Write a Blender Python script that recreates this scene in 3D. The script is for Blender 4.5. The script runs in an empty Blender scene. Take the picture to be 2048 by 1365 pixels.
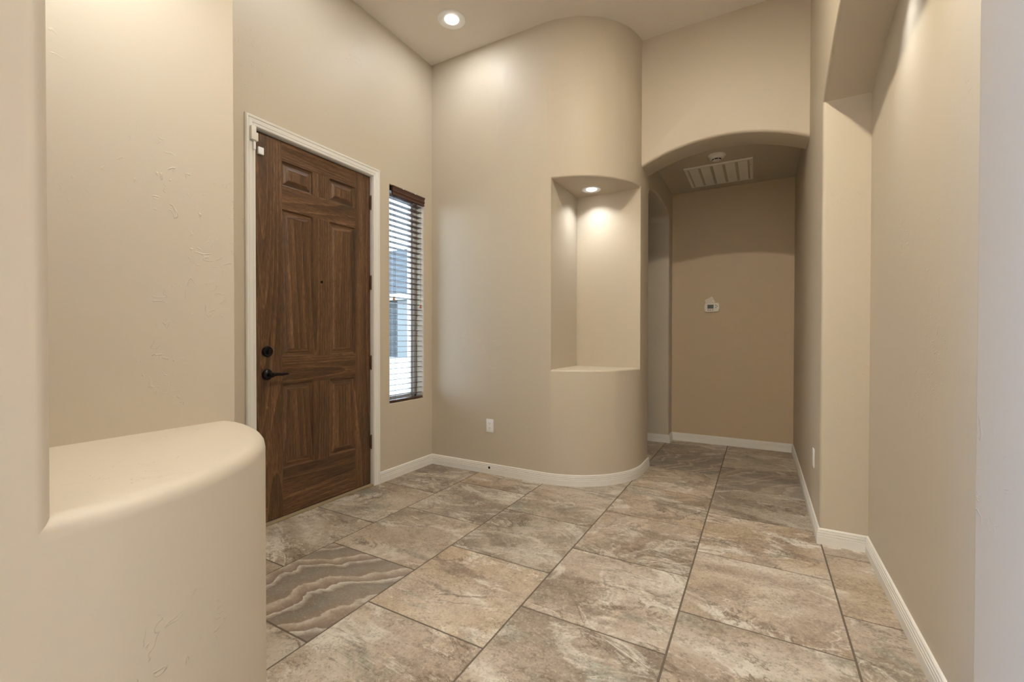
import bpy, bmesh, math, random
from mathutils import Vector, Matrix
from math import radians as R, pi, cos, sin, sqrt

sc = bpy.context.scene
# ------------------------------------------------------------------ camera
H_CAM = 1.18
cam_d = bpy.data.cameras.new('camera')
cam = bpy.data.objects.new('camera', cam_d)
sc.collection.objects.link(cam)
cam_d.sensor_width = 36.0
cam_d.lens = 884.058 / 2048 * 36.0
cam_d.clip_start = 0.02
cam_d.clip_end = 300
YAW, PITCH, ROLL = R(29.261), R(0.541), R(0.069)
_f = Vector((-sin(YAW) * cos(PITCH), cos(YAW) * cos(PITCH), -sin(PITCH)))
_r = Vector((cos(YAW), sin(YAW), 0))
_u = _r.cross(_f)
_r2 = cos(ROLL) * _r + sin(ROLL) * _u
_u2 = -sin(ROLL) * _r + cos(ROLL) * _u
M = Matrix((_r2, _u2, -_f)).transposed().to_4x4()
M.translation = Vector((0, 0, H_CAM))
cam.matrix_world = M
sc.camera = cam

# ------------------------------------------------------------------ world, light level
sc.view_settings.view_transform = 'Standard'
sc.view_settings.look = 'None'
sc.view_settings.gamma = 1.0
sc.view_settings.use_curve_mapping = False
sc.view_settings.exposure = 0.0

world = bpy.data.worlds.new('sky')
sc.world = world
world.use_nodes = True
wn = world.node_tree
wn.nodes.clear()
wo = wn.nodes.new('ShaderNodeOutputWorld')
wb = wn.nodes.new('ShaderNodeBackground')
wtc = wn.nodes.new('ShaderNodeTexCoord')
wsep = wn.nodes.new('ShaderNodeSeparateXYZ')
wramp = wn.nodes.new('ShaderNodeValToRGB')
wramp.color_ramp.elements[0].position = 0.0
wramp.color_ramp.elements[0].color = (0.86, 0.93, 1.0, 1)
wramp.color_ramp.elements[1].position = 0.6
wramp.color_ramp.elements[1].color = (0.60, 0.78, 1.0, 1)
wn.links.new(wtc.outputs['Generated'], wsep.inputs[0])
wn.links.new(wsep.outputs['Z'], wramp.inputs[0])
wn.links.new(wramp.outputs[0], wb.inputs['Color'])
wb.inputs['Strength'].default_value = 9.2
wn.links.new(wb.outputs[0], wo.inputs[0])

LAMP_COL = (0.97, 1.0, 1.0)
WARM_COL = (1.0, 0.89, 0.70)
DAY_COL = (0.66, 0.80, 1.0)
CEIL_W = 50.0        # wide floods in the 3.7 m ceiling
PUCK_W = 2.2        # small floods in the recess and niche soffits


def area_light(name, loc, aim, sx, sy, power, col):
    d = bpy.data.lights.new(name, 'AREA')
    d.shape = 'RECTANGLE'
    d.size, d.size_y, d.energy, d.color = sx, sy, power, col
    o = bpy.data.objects.new(name, d)
    sc.collection.objects.link(o)
    o.location = loc
    o.rotation_euler = (Vector(aim) - Vector(loc)).to_track_quat('-Z', 'Y').to_euler()
    return o


# great room behind the camera: two added side fill lights, then rear window daylight
area_light('great_room_left_fill_light', (-3.95, -3.6, 1.9), (0, -3.0, 1.9), 3.0, 2.8, 950, (0.80, 0.66, 0.38))  # added warm fill, no window here
area_light('great_room_right_fill_light', (3.1, -3.6, 1.9), (-1.0, -3.0, 1.9), 3.0, 2.8, 10, (0.66, 0.80, 1.0))  # added faint cool fill, no window here

area_light('great_room_rear_window_light', (-3.2, -5.9, 1.6), (-0.2, 0.6, 1.4), 0.9, 1.5, 1150, (0.22, 0.48, 1.0))


# ------------------------------------------------------------------ helpers
COL = sc.collection


def link(o, parent=None):
    COL.objects.link(o)
    if parent is not None:
        o.parent = parent
    return o


def finish(bm, name, mats, parent=None, smooth=None, loc=None):
    """link a bmesh as one mesh object"""
    bmesh.ops.recalc_face_normals(bm, faces=bm.faces)
    me = bpy.data.meshes.new(name)
    bm.to_mesh(me)
    bm.free()
    if not isinstance(mats, (list, tuple)):
        mats = [mats]
    for m in mats:
        me.materials.append(m)
    if smooth is not None:
        me.shade_smooth()
        me.set_sharp_from_angle(angle=R(smooth))
    o = bpy.data.objects.new(name, me)
    link(o, parent)
    if loc:
        o.location = loc
    return o


def tag(o, label=None, cat=None, group=None, kind=None):
    if label: o['label'] = label
    if cat: o['category'] = cat
    if group: o['group'] = group
    if kind: o['kind'] = kind
    return o


def empty(name, loc, rot=(0, 0, 0)):
    o = bpy.data.objects.new(name, None)
    o.empty_display_size = 0.1
    o.location = loc
    o.rotation_euler = rot
    return link(o)


def box(bm, x0, y0, z0, x1, y1, z1, mi=0):
    vs = [bm.verts.new(p) for p in ((x0, y0, z0), (x1, y0, z0), (x1, y1, z0), (x0, y1, z0),
                                    (x0, y0, z1), (x1, y0, z1), (x1, y1, z1), (x0, y1, z1))]
    fs = []
    for q in ((0, 3, 2, 1), (4, 5, 6, 7), (0, 1, 5, 4), (1, 2, 6, 5), (2, 3, 7, 6), (3, 0, 4, 7)):
        f = bm.faces.new([vs[i] for i in q])
        f.material_index = mi
        fs.append(f)
    return vs, fs


def rbox(bm, x0, y0, z0, x1, y1, z1, r=0.003, seg=2, mi=0):
    t = bmesh.new()
    box(t, x0, y0, z0, x1, y1, z1)
    bmesh.ops.bevel(t, geom=list(t.edges), offset=r, segments=seg, profile=0.5, affect='EDGES')
    for f in t.faces: f.material_index = mi
    merge(bm, t)


def merge(bm, t, mat=None):
    if mat is not None:
        bmesh.ops.transform(t, matrix=mat, verts=t.verts)
    me = bpy.data.meshes.new('tmp')
    t.to_mesh(me)
    t.free()
    bm.from_mesh(me)
    bpy.data.meshes.remove(me)


def prism(bm, pts, z0, z1, mi=0):
    """vertical extrusion of a plan polygon"""
    a = [bm.verts.new((x, y, z0)) for x, y in pts]
    b = [bm.verts.new((x, y, z1)) for x, y in pts]
    n = len(pts)
    fs = [bm.faces.new(a[::-1]), bm.faces.new(b)]
    for i in range(n):
        fs.append(bm.faces.new((a[i], a[(i + 1) % n], b[(i + 1) % n], b[i])))
    for f in fs: f.material_index = mi


def extrude_poly(bm, pts3, vec, mi=0):
    a = [bm.verts.new(p) for p in pts3]
    b = [bm.verts.new(Vector(p) + Vector(vec)) for p in pts3]
    n = len(a)
    fs = [bm.faces.new(a[::-1]), bm.faces.new(b)]
    for i in range(n):
        fs.append(bm.faces.new((a[i], a[(i + 1) % n], b[(i + 1) % n], b[i])))
    for f in fs: f.material_index = mi


def lathe(bm, prof, center=(0, 0, 0), axis='Z', seg=48, mi=0, cap=True):
    """profile [(r, h)...] turned about an axis through center"""
    cx, cy, cz = center
    rings = []
    for r, h in prof:
        ring = []
        for k in range(seg):
            a = 2 * pi * k / seg
            if axis == 'Z': p = (cx + r * cos(a), cy + r * sin(a), cz + h)
            elif axis == 'X': p = (cx + h, cy + r * cos(a), cz + r * sin(a))
            else: p = (cx + r * cos(a), cy + h, cz + r * sin(a))
            ring.append(bm.verts.new(p))
        rings.append(ring)
    for i in range(len(rings) - 1):
        for k in range(seg):
            f = bm.faces.new((rings[i][k], rings[i][(k + 1) % seg], rings[i + 1][(k + 1) % seg], rings[i + 1][k]))
            f.material_index = mi
    if cap:
        for ring in (rings[0], rings[-1]):
            f = bm.faces.new(ring)
            f.material_index = mi


def tube(bm, pts, r, seg=8, mi=0, cap=True):
    pts = [Vector(p) for p in pts]
    rr = r if isinstance(r, (list, tuple)) else [r] * len(pts)
    rings = []
    up = None
    for i, p in enumerate(pts):
        d = (pts[min(i + 1, len(pts) - 1)] - pts[max(i - 1, 0)]).normalized()
        if up is None:
            up = Vector((0, 0, 1)) if abs(d.z) < 0.9 else Vector((1, 0, 0))
        s = d.cross(up).normalized()
        up = s.cross(d).normalized()
        rings.append([bm.verts.new(p + rr[i] * (cos(2 * pi * k / seg) * s + sin(2 * pi * k / seg) * up)) for k in range(seg)])
    for i in range(len(rings) - 1):
        for k in range(seg):
            bm.faces.new((rings[i][k], rings[i][(k + 1) % seg], rings[i + 1][(k + 1) % seg], rings[i + 1][k])).material_index = mi
    if cap:
        bm.faces.new(rings[0][::-1]).material_index = mi
        bm.faces.new(rings[-1]).material_index = mi


def arc(cx, cy, r, a0, a1, n):
    return [(cx + r * cos(R(a0 + (a1 - a0) * i / n)), cy + r * sin(R(a0 + (a1 - a0) * i / n))) for i in range(n + 1)]


def arc_snap(cx, cy, r, a0, a1, n, xs=(), ys=()):
    """arc with a vertex exactly where a cutter plane x=.. or y=.. crosses it"""
    p = arc(cx, cy, r, a0, a1, n)
    sx = 1 if cos(R((a0 + a1) / 2)) > 0 else -1
    sy = 1 if sin(R((a0 + a1) / 2)) > 0 else -1
    want = [(x, cy + sy * sqrt(r * r - (x - cx) ** 2)) for x in xs] + [(cx + sx * sqrt(r * r - (y - cy) ** 2), y) for y in ys]
    for w in want:
        i = min(range(1, len(p) - 1), key=lambda k: (p[k][0] - w[0]) ** 2 + (p[k][1] - w[1]) ** 2)
        p[i] = w
    return p


def wall_solid(name, build, cutters, mat, bevel=0.022, zmax=3.6):
    """a plastered mass: solid minus cutters, all outside corners bull-nosed"""
    bm = bmesh.new()
    build(bm)
    bmesh.ops.recalc_face_normals(bm, faces=bm.faces)
    me = bpy.data.meshes.new(name)
    bm.to_mesh(me); bm.free()
    o = bpy.data.objects.new(name, me)
    COL.objects.link(o)
    tmp = []
    for i, c in enumerate(cutters):
        cb = bmesh.new()
        c(cb)
        bmesh.ops.recalc_face_normals(cb, faces=cb.faces)
        cm = bpy.data.meshes.new('cut')
        cb.to_mesh(cm); cb.free()
        co = bpy.data.objects.new('cut', cm)
        COL.objects.link(co)
        md = o.modifiers.new('b', 'BOOLEAN')
        md.operation = 'DIFFERENCE'
        md.solver = 'EXACT'
        md.object = co
        tmp.append(co)
    dg = bpy.context.evaluated_depsgraph_get()
    dg.update()
    new = bpy.data.meshes.new_from_object(o.evaluated_get(dg))
    o.modifiers.clear()
    o.data = new
    for co in tmp:
        bpy.data.objects.remove(co)
    bm = bmesh.new()
    bm.from_mesh(new)
    bmesh.ops.remove_doubles(bm, verts=bm.verts, dist=0.0004)
    if bevel > 0:
        es = [e for e in bm.edges if e.is_manifold and e.is_convex and e.calc_face_angle() > R(35)
              and not (abs(e.verts[0].co.z - e.verts[1].co.z) < 1e-4 and (e.verts[0].co.z > zmax or e.verts[0].co.z < -0.01))]
        bmesh.ops.bevel(bm, geom=es, offset=bevel, segments=4, profile=0.5, affect='EDGES', clamp_overlap=True)
    bm.to_mesh(new); bm.free()
    new.materials.clear()
    new.materials.append(mat)
    new.shade_smooth()
    new.set_sharp_from_angle(angle=R(32))
    tag(o, kind='structure')
    return o


# ------------------------------------------------------------------ materials
def new_mat(name):
    m = bpy.data.materials.new(name)
    m.use_nodes = True
    n = m.node_tree
    b = n.nodes['Principled BSDF']
    return m, n, b


def plain(name, col, rough=0.5, metal=0.0, spec=0.5, emit=None, estr=1.0):
    m, n, b = new_mat(name)
    b.inputs['Base Color'].default_value = (*col, 1)
    b.inputs['Roughness'].default_value = rough
    b.inputs['Metallic'].default_value = metal
    b.inputs['Specular IOR Level'].default_value = spec
    if emit:
        b.inputs['Emission Color'].default_value = (*emit, 1)
        b.inputs['Emission Strength'].default_value = estr
    return m


def nd(n, typ, **kw):
    x = n.nodes.new(typ)
    for k, v in kw.items():
        setattr(x, k, v)
    return x


def mth(n, op, a, b=None, clamp=False):
    x = n.nodes.new('ShaderNodeMath')
    x.operation = op
    x.use_clamp = clamp
    for i, v in enumerate((a, b)):
        if v is None: continue
        if isinstance(v, (int, float)): x.inputs[i].default_value = v
        else: n.links.new(v, x.inputs[i])
    return x.outputs[0]


def noise(n, vec, scale, detail=4, rough=0.5, dist=0.0):
    x = n.nodes.new('ShaderNodeTexNoise')
    x.inputs['Scale'].default_value = scale
    x.inputs['Detail'].default_value = detail
    x.inputs['Roughness'].default_value = rough
    x.inputs['Distortion'].default_value = dist
    n.links.new(vec, x.inputs['Vector'])
    return x.outputs['Fac']


def ramp(n, fac, stops):
    x = n.nodes.new('ShaderNodeValToRGB')
    el = x.color_ramp.elements
    while len(el) > 1: el.remove(el[0])
    el[0].position, el[0].color = stops[0][0], (*stops[0][1], 1)
    for p, c in stops[1:]:
        e = el.new(p)
        e.color = (*c, 1)
    n.links.new(fac, x.inputs[0])
    return x.outputs[0]


def mix(n, fac, a, b, mode='MIX'):
    x = n.nodes.new('ShaderNodeMix')
    x.data_type = 'RGBA'
    x.blend_type = mode
    for i, v in ((0, fac), (6, a), (7, b)):
        if isinstance(v, (int, float)): x.inputs[i].default_value = v
        elif isinstance(v, tuple): x.inputs[i].default_value = (*v, 1)
        else: n.links.new(v, x.inputs[i])
    return x.outputs[2]


def smooth(n, v, lo, hi):
    x = n.nodes.new('ShaderNodeMapRange')
    x.interpolation_type = 'SMOOTHSTEP'
    x.inputs['From Min'].default_value = lo
    x.inputs['From Max'].default_value = hi
    n.links.new(v, x.inputs['Value'])
    return x.outputs[0]


def bump(n, b, h, strength, dist):
    x = n.nodes.new('ShaderNodeBump')
    x.inputs['Strength'].default_value = strength
    x.inputs['Distance'].default_value = dist
    n.links.new(h, x.inputs['Height'])
    n.links.new(x.outputs[0], b.inputs['Normal'])


def paint(name, col, rough=0.50, trowel=1.0):
    """satin paint on hand-trowelled plaster"""
    m, n, b = new_mat(name)
    g = nd(n, 'ShaderNodeNewGeometry').outputs['Position']
    big = noise(n, g, 0.8, 3)
    b.inputs['Roughness'].default_value = rough
    c = mix(n, mth(n, 'MULTIPLY', big, 0.12), col, tuple(x * 0.86 for x in col))
    n.links.new(c, b.inputs['Base Color'])
    b.inputs['Specular IOR Level'].default_value = 0.5
    # sparse trowel ridges: thin contour lines of a warped noise, only inside patches
    w = noise(n, g, 11.0, 2, 0.5, 1.8)
    line = mth(n, 'SUBTRACT', 1.0, mth(n, 'ABSOLUTE', mth(n, 'MULTIPLY', mth(n, 'SUBTRACT', w, 0.54), 46.0)), True)
    w2 = noise(n, g, 24.0, 2, 0.5, 0.6)
    patch = mth(n, 'MULTIPLY', smooth(n, noise(n, g, 2.1, 2), 0.54, 0.62), smooth(n, w2, 0.53, 0.60))
    ridges = mth(n, 'MULTIPLY', line, patch)
    und = noise(n, g, 5.0, 4, 0.55)
    grain = noise(n, g, 160.0, 2, 0.5)
    h = mth(n, 'ADD', mth(n, 'MULTIPLY', ridges, 0.55 * trowel), mth(n, 'ADD', mth(n, 'MULTIPLY', und, 0.6), mth(n, 'MULTIPLY', grain, 0.045)))
    bump(n, b, h, 0.55, 0.004)
    return m


M_WALL = paint('satin_beige_paint', (0.586, 0.516, 0.414))
M_HALL = paint('hall_paint_warm_shade', (0.585, 0.462, 0.312))  # wall paint with the hall's dim, warm bounce light put into its colour
M_CEIL = paint('flat_beige_ceiling_paint', (0.850, 0.795, 0.715), 0.62, 0.3)
M_TRIM = plain('white_semigloss_trim', (0.83, 0.81, 0.77), 0.33)
M_WHITE = plain('white_plastic', (0.90, 0.91, 0.92), 0.38)
M_OFFW = plain('cream_plastic', (0.84, 0.80, 0.72), 0.42)
M_GREY = plain('grey_slot', (0.10, 0.095, 0.09), 0.6)
M_BLACK = plain('black_hole', (0.012, 0.010, 0.009), 0.7)
M_BRONZE = plain('oil_rubbed_bronze', (0.018, 0.014, 0.013), 0.30, 0.7)
M_HINGE = plain('aged_bronze_hinge', (0.16, 0.10, 0.065), 0.38, 0.75)
M_LENS = plain('lit_lens', (0.9, 0.9, 0.9), 0.4, emit=(1.0, 0.95, 0.88), estr=5.0)
M_BAFFLE = plain('white_lamp_trim', (0.90, 0.89, 0.88), 0.40)
M_VINYL = plain('white_vinyl', (0.86, 0.89, 0.89), 0.35)
M_THRESH = plain('tan_threshold', (0.34, 0.27, 0.17), 0.5)
M_LCD = plain('grey_green_display', (0.085, 0.10, 0.085), 0.25)
M_DARKGAP = plain('dark_weatherstrip', (0.02, 0.014, 0.01), 0.8)


def glass_mat():
    m, n, b = new_mat('window_glass')
    b.inputs['Base Color'].default_value = (0.93, 0.97, 0.97, 1)
    b.inputs['Roughness'].default_value = 0.0
    b.inputs['Transmission Weight'].default_value = 1.0
    b.inputs['IOR'].default_value = 1.05
    return m


def wood_mat(name, horizontal):
    """stained oak grain"""
    m, n, b = new_mat(name)
    g = nd(n, 'ShaderNodeNewGeometry').outputs['Position']
    mp = nd(n, 'ShaderNodeMapping')
    n.links.new(g, mp.inputs['Vector'])
    mp.inputs['Scale'].default_value = (1.0, 0.07, 1.0) if horizontal else (1.0, 1.0, 0.07)
    v = mp.outputs[0]
    broad = noise(n, v, 9.0, 3, 0.5, 0.5)
    # cathedral figure: repeated bands of a slowly changing field
    fld = noise(n, v, 2.6, 1, 0.4, 0.2)
    saw = mth(n, 'FRACT', mth(n, 'MULTIPLY', fld, 26.0))
    saw = mth(n, 'POWER', saw, 2.2)
    fine = noise(n, v, 120.0, 5, 0.65)
    pore = noise(n, v, 330.0, 3, 0.6)
    t = mth(n, 'ADD', mth(n, 'MULTIPLY', broad, 0.42), mth(n, 'ADD', mth(n, 'MULTIPLY', saw, 0.16), mth(n, 'MULTIPLY', fine, 0.50)))
    c = ramp(n, t, [(0.32, (0.036, 0.017, 0.008)), (0.46, (0.098, 0.048, 0.021)), (0.60, (0.178, 0.090, 0.040)), (0.78, (0.320, 0.175, 0.085))])
    pm = smooth(n, pore, 0.40, 0.52)
    c2 = mix(n, mth(n, 'MULTIPLY', mth(n, 'SUBTRACT', 1.0, pm), 0.55), c, (0.035, 0.016, 0.008))
    n.links.new(c2, b.inputs['Base Color'])
    b.inputs['Roughness'].default_value = 0.40
    bump(n, b, mth(n, 'ADD', mth(n, 'MULTIPLY', fine, 0.5), mth(n, 'MULTIPLY', pm, 0.4)), 0.35, 0.0012)
    return m


M_OAKV = wood_mat('stained_oak_vertical_grain', False)
M_OAKH = wood_mat('stained_oak_horizontal_grain', True)


def slat_wood(name, col):
    m, n, b = new_mat(name)
    g = nd(n, 'ShaderNodeNewGeometry').outputs['Position']
    mp = nd(n, 'ShaderNodeMapping')
    n.links.new(g, mp.inputs['Vector'])
    mp.inputs['Scale'].default_value = (1.0, 0.08, 1.0)
    t = noise(n, mp.outputs[0], 60.0, 4)
    n.links.new(mix(n, t, tuple(x * 0.6 for x in col), tuple(x * 1.4 for x in col)), b.inputs['Base Color'])
    b.inputs['Roughness'].default_value = 0.35
    return m


M_SLAT = slat_wood('dark_stained_blind_wood', (0.085, 0.040, 0.026))
M_TASSEL = plain('varnished_wood_tassel', (0.42, 0.19, 0.08), 0.35)
M_CORD = plain('brown_cord', (0.12, 0.075, 0.055), 0.8)
M_SCREW = plain('tarnished_brass', (0.30, 0.20, 0.09), 0.4, 0.8)


def tile_mat():
    """glazed travertine-look porcelain; every tile carries its own picture offset and tone"""
    m, n, b = new_mat('travertine_porcelain_tile')
    g = nd(n, 'ShaderNodeNewGeometry').outputs['Position']
    off = nd(n, 'ShaderNodeAttribute', attribute_name='tile_offset')
    tone = nd(n, 'ShaderNodeAttribute', attribute_name='tile_tone')
    ts = nd(n, 'ShaderNodeSeparateColor')
    n.links.new(tone.outputs['Color'], ts.inputs[0])
    add = nd(n, 'ShaderNodeVectorMath', operation='ADD')
    n.links.new(g, add.inputs[0]); n.links.new(off.outputs['Vector'], add.inputs[1])
    P = add.outputs[0]
    # stone lies in drifting layers: stretch along one direction
    mp = nd(n, 'ShaderNodeMapping')
    n.links.new(P, mp.inputs['Vector'])
    mp.inputs['Rotation'].default_value = (0, 0, R(-14))
    mp.inputs['Scale'].default_value = (0.72, 1.25, 1.0)
    Q = mp.outputs[0]
    cloud = noise(n, Q, 2.1, 7, 0.56, 0.6)
    warm = noise(n, Q, 1.7, 4, 0.5, 0.4)
    dark = noise(n, Q, 2.3, 9, 0.62, 1.2)
    speck = noise(n, P, 85.0, 4, 0.7)
    fine = noise(n, P, 22.0, 8, 0.72, 0.6)
    base = ramp(n, cloud, [(0.32, (0.215, 0.170, 0.132)), (0.43, (0.340, 0.280, 0.222)), (0.51, (0.450, 0.380, 0.305)), (0.60, (0.580, 0.520, 0.440)), (0.72, (0.690, 0.655, 0.585))])
    ochre = ramp(n, warm, [(0.35, (0.440, 0.350, 0.265)), (0.60, (0.550, 0.400, 0.235))])
    c = mix(n, mth(n, 'MULTIPLY', ts.outputs['Red'], 0.75), base, ochre, 'MIX')
    c = mix(n, mth(n, 'MULTIPLY', ts.outputs['Red'], 0.35), c, base)
    # brown mineral stains
    c = mix(n, mth(n, 'MULTIPLY', smooth(n, dark, 0.54, 0.62), 0.62), c, (0.205, 0.155, 0.120))
    # chalk-white clouds
    wht = noise(n, Q, 2.6, 9, 0.66, 1.6)
    c = mix(n, mth(n, 'MULTIPLY', smooth(n, wht, 0.53, 0.63), 0.78), c, (0.720, 0.680, 0.600))
    # grey-green pockets
    grn = noise(n, Q, 1.9, 6, 0.62, 1.3)
    c = mix(n, mth(n, 'MULTIPLY', smooth(n, grn, 0.57, 0.66), 0.60), c, (0.270, 0.275, 0.225))
    # wandering contour veins, dark and pale
    wn1 = noise(n, Q, 2.2, 7, 0.60, 1.0)
    v1 = mth(n, 'SUBTRACT', 1.0, smooth(n, mth(n, 'ABSOLUTE', mth(n, 'SUBTRACT', wn1, 0.50)), 0.0, 0.014))
    c = mix(n, mth(n, 'MULTIPLY', v1, mth(n, 'MULTIPLY', smooth(n, dark, 0.42, 0.56), 0.75)), c, (0.125, 0.082, 0.055))
    v2 = mth(n, 'SUBTRACT', 1.0, smooth(n, mth(n, 'ABSOLUTE', mth(n, 'SUBTRACT', wn1, 0.535)), 0.0, 0.012))
    c = mix(n, mth(n, 'MULTIPLY', v2, mth(n, 'MULTIPLY', smooth(n, wht, 0.42, 0.55), 0.70)), c, (0.760, 0.720, 0.640))
    # hairline cracks
    vor = nd(n, 'ShaderNodeTexVoronoi', feature='DISTANCE_TO_EDGE')
    wv = nd(n, 'ShaderNodeVectorMath', operation='MULTIPLY_ADD')
    nv = nd(n, 'ShaderNodeTexNoise'); nv.inputs['Scale'].default_value = 9.0; nv.inputs['Detail'].default_value = 8
    nv.inputs['Roughness'].default_value = 0.70
    n.links.new(Q, nv.inputs['Vector'])
    n.links.new(nv.outputs['Color'], wv.inputs[0])
    wv.inputs[1].default_value = (0.38, 0.38, 0.38)
    n.links.new(Q, wv.inputs[2])
    vor.inputs['Scale'].default_value = 8.5
    n.links.new(wv.outputs[0], vor.inputs['Vector'])
    crack = mth(n, 'SUBTRACT', 1.0, smooth(n, vor.outputs['Distance'], 0.0, 0.040))
    cm = mth(n, 'MULTIPLY', crack, smooth(n, noise(n, P, 4.0, 3), 0.46, 0.56))
    c = mix(n, mth(n, 'MULTIPLY', cm, 0.72), c, (0.110, 0.072, 0.050))
    # pitted grain
    c = mix(n, mth(n, 'MULTIPLY', smooth(n, fine, 0.50, 0.62), 0.28), c, (0.200, 0.145, 0.108))
    c = mix(n, mth(n, 'MULTIPLY', smooth(n, mth(n, 'SUBTRACT', 1.0, fine), 0.52, 0.64), 0.20), c, (0.700, 0.640, 0.540))
    c = mix(n, mth(n, 'MULTIPLY', smooth(n, speck, 0.55, 0.66), 0.42), c, (0.720, 0.650, 0.550))
    c = mix(n, mth(n, 'MULTIPLY', smooth(n, mth(n, 'SUBTRACT', 1.0, speck), 0.55, 0.66), 0.50), c, (0.150, 0.105, 0.075))
    # flowing agate bands on some tiles (tone green channel)
    bw = noise(n, Q, 1.6, 5, 0.5, 0.5)
    sep = nd(n, 'ShaderNodeSeparateXYZ')
    mp2 = nd(n, 'ShaderNodeMapping'); mp2.inputs['Rotation'].default_value = (0, 0, R(-52))
    n.links.new(P, mp2.inputs['Vector']); n.links.new(mp2.outputs[0], sep.inputs[0])
    ph = mth(n, 'ADD', mth(n, 'MULTIPLY', sep.outputs['Y'], 4.3), mth(n, 'MULTIPLY', bw, 2.4))
    fr = mth(n, 'FRACT', ph)
    bands = ramp(n, fr, [(0.0, (0.235, 0.225, 0.190)), (0.22, (0.190, 0.155, 0.130)), (0.34, (0.600, 0.560, 0.490)), (0.37, (0.720, 0.690, 0.630)), (0.40, (0.200, 0.145, 0.110)),
                           (0.58, (0.430, 0.340, 0.270)), (0.69, (0.640, 0.590, 0.520)), (0.72, (0.280, 0.210, 0.165)), (1.0, (0.235, 0.225, 0.190))])
    bands = mix(n, mth(n, 'MULTIPLY', smooth(n, fine, 0.42, 0.62), 0.55), bands, (0.260, 0.205, 0.165))
    bands = mix(n, mth(n, 'MULTIPLY', smooth(n, speck, 0.55, 0.66), 0.40), bands, (0.560, 0.490, 0.420))
    c = mix(n, mth(n, 'MULTIPLY', ts.outputs['Green'], 0.88), c, bands)
    # overall tile tone
    br = mth(n, 'ADD', 0.62, mth(n, 'MULTIPLY', ts.outputs['Blue'], 0.80))
    vm = nd(n, 'ShaderNodeVectorMath', operation='SCALE')
    n.links.new(c, vm.inputs[0]); n.links.new(br, vm.inputs['Scale'])
    n.links.new(vm.outputs[0], b.inputs['Base Color'])
    n.links.new(mth(n, 'ADD', 0.33, mth(n, 'MULTIPLY', fine, 0.18)), b.inputs['Roughness'])
    bump(n, b, mth(n, 'ADD', mth(n, 'MULTIPLY', fine, 0.6), mth(n, 'MULTIPLY', cloud, 0.8)), 0.35, 0.0018)
    return m


def grout_mat():
    m, n, b = new_mat('taupe_grout')
    g = nd(n, 'ShaderNodeNewGeometry').outputs['Position']
    t = noise(n, g, 90.0, 4)
    n.links.new(mix(n, t, (0.120, 0.092, 0.070), (0.185, 0.148, 0.118)), b.inputs['Base Color'])
    b.inputs['Roughness'].default_value = 0.85
    return m


M_TILE = tile_mat()
M_GROUT = grout_mat()

# ------------------------------------------------------------------ plan dimensions (metres)
XL = -2.662      # entry-door wall face
YB = 3.225       # niche wall face
XR = 0.305       # right wall face
XS = 0.525       # back of the right recess
YA = 3.82        # arch wall face
YE = 5.33        # end wall of the hall
XH = -0.880      # left face of the hall / side of the curved wall
ZC = 3.69        # ceiling
ZH = 2.81        # hall ceiling
CX, CY, CR = -1.525, 3.870, 0.645      # curved corner of the niche wall
NX, NY, NR = -1.455, 0.215, 0.578      # curved corner of the wall beside the camera
TOP = ZC + 0.05

# ------------------------------------------------------------------ floor
PITCH_T, GR = 0.6095, 0.0060


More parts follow.
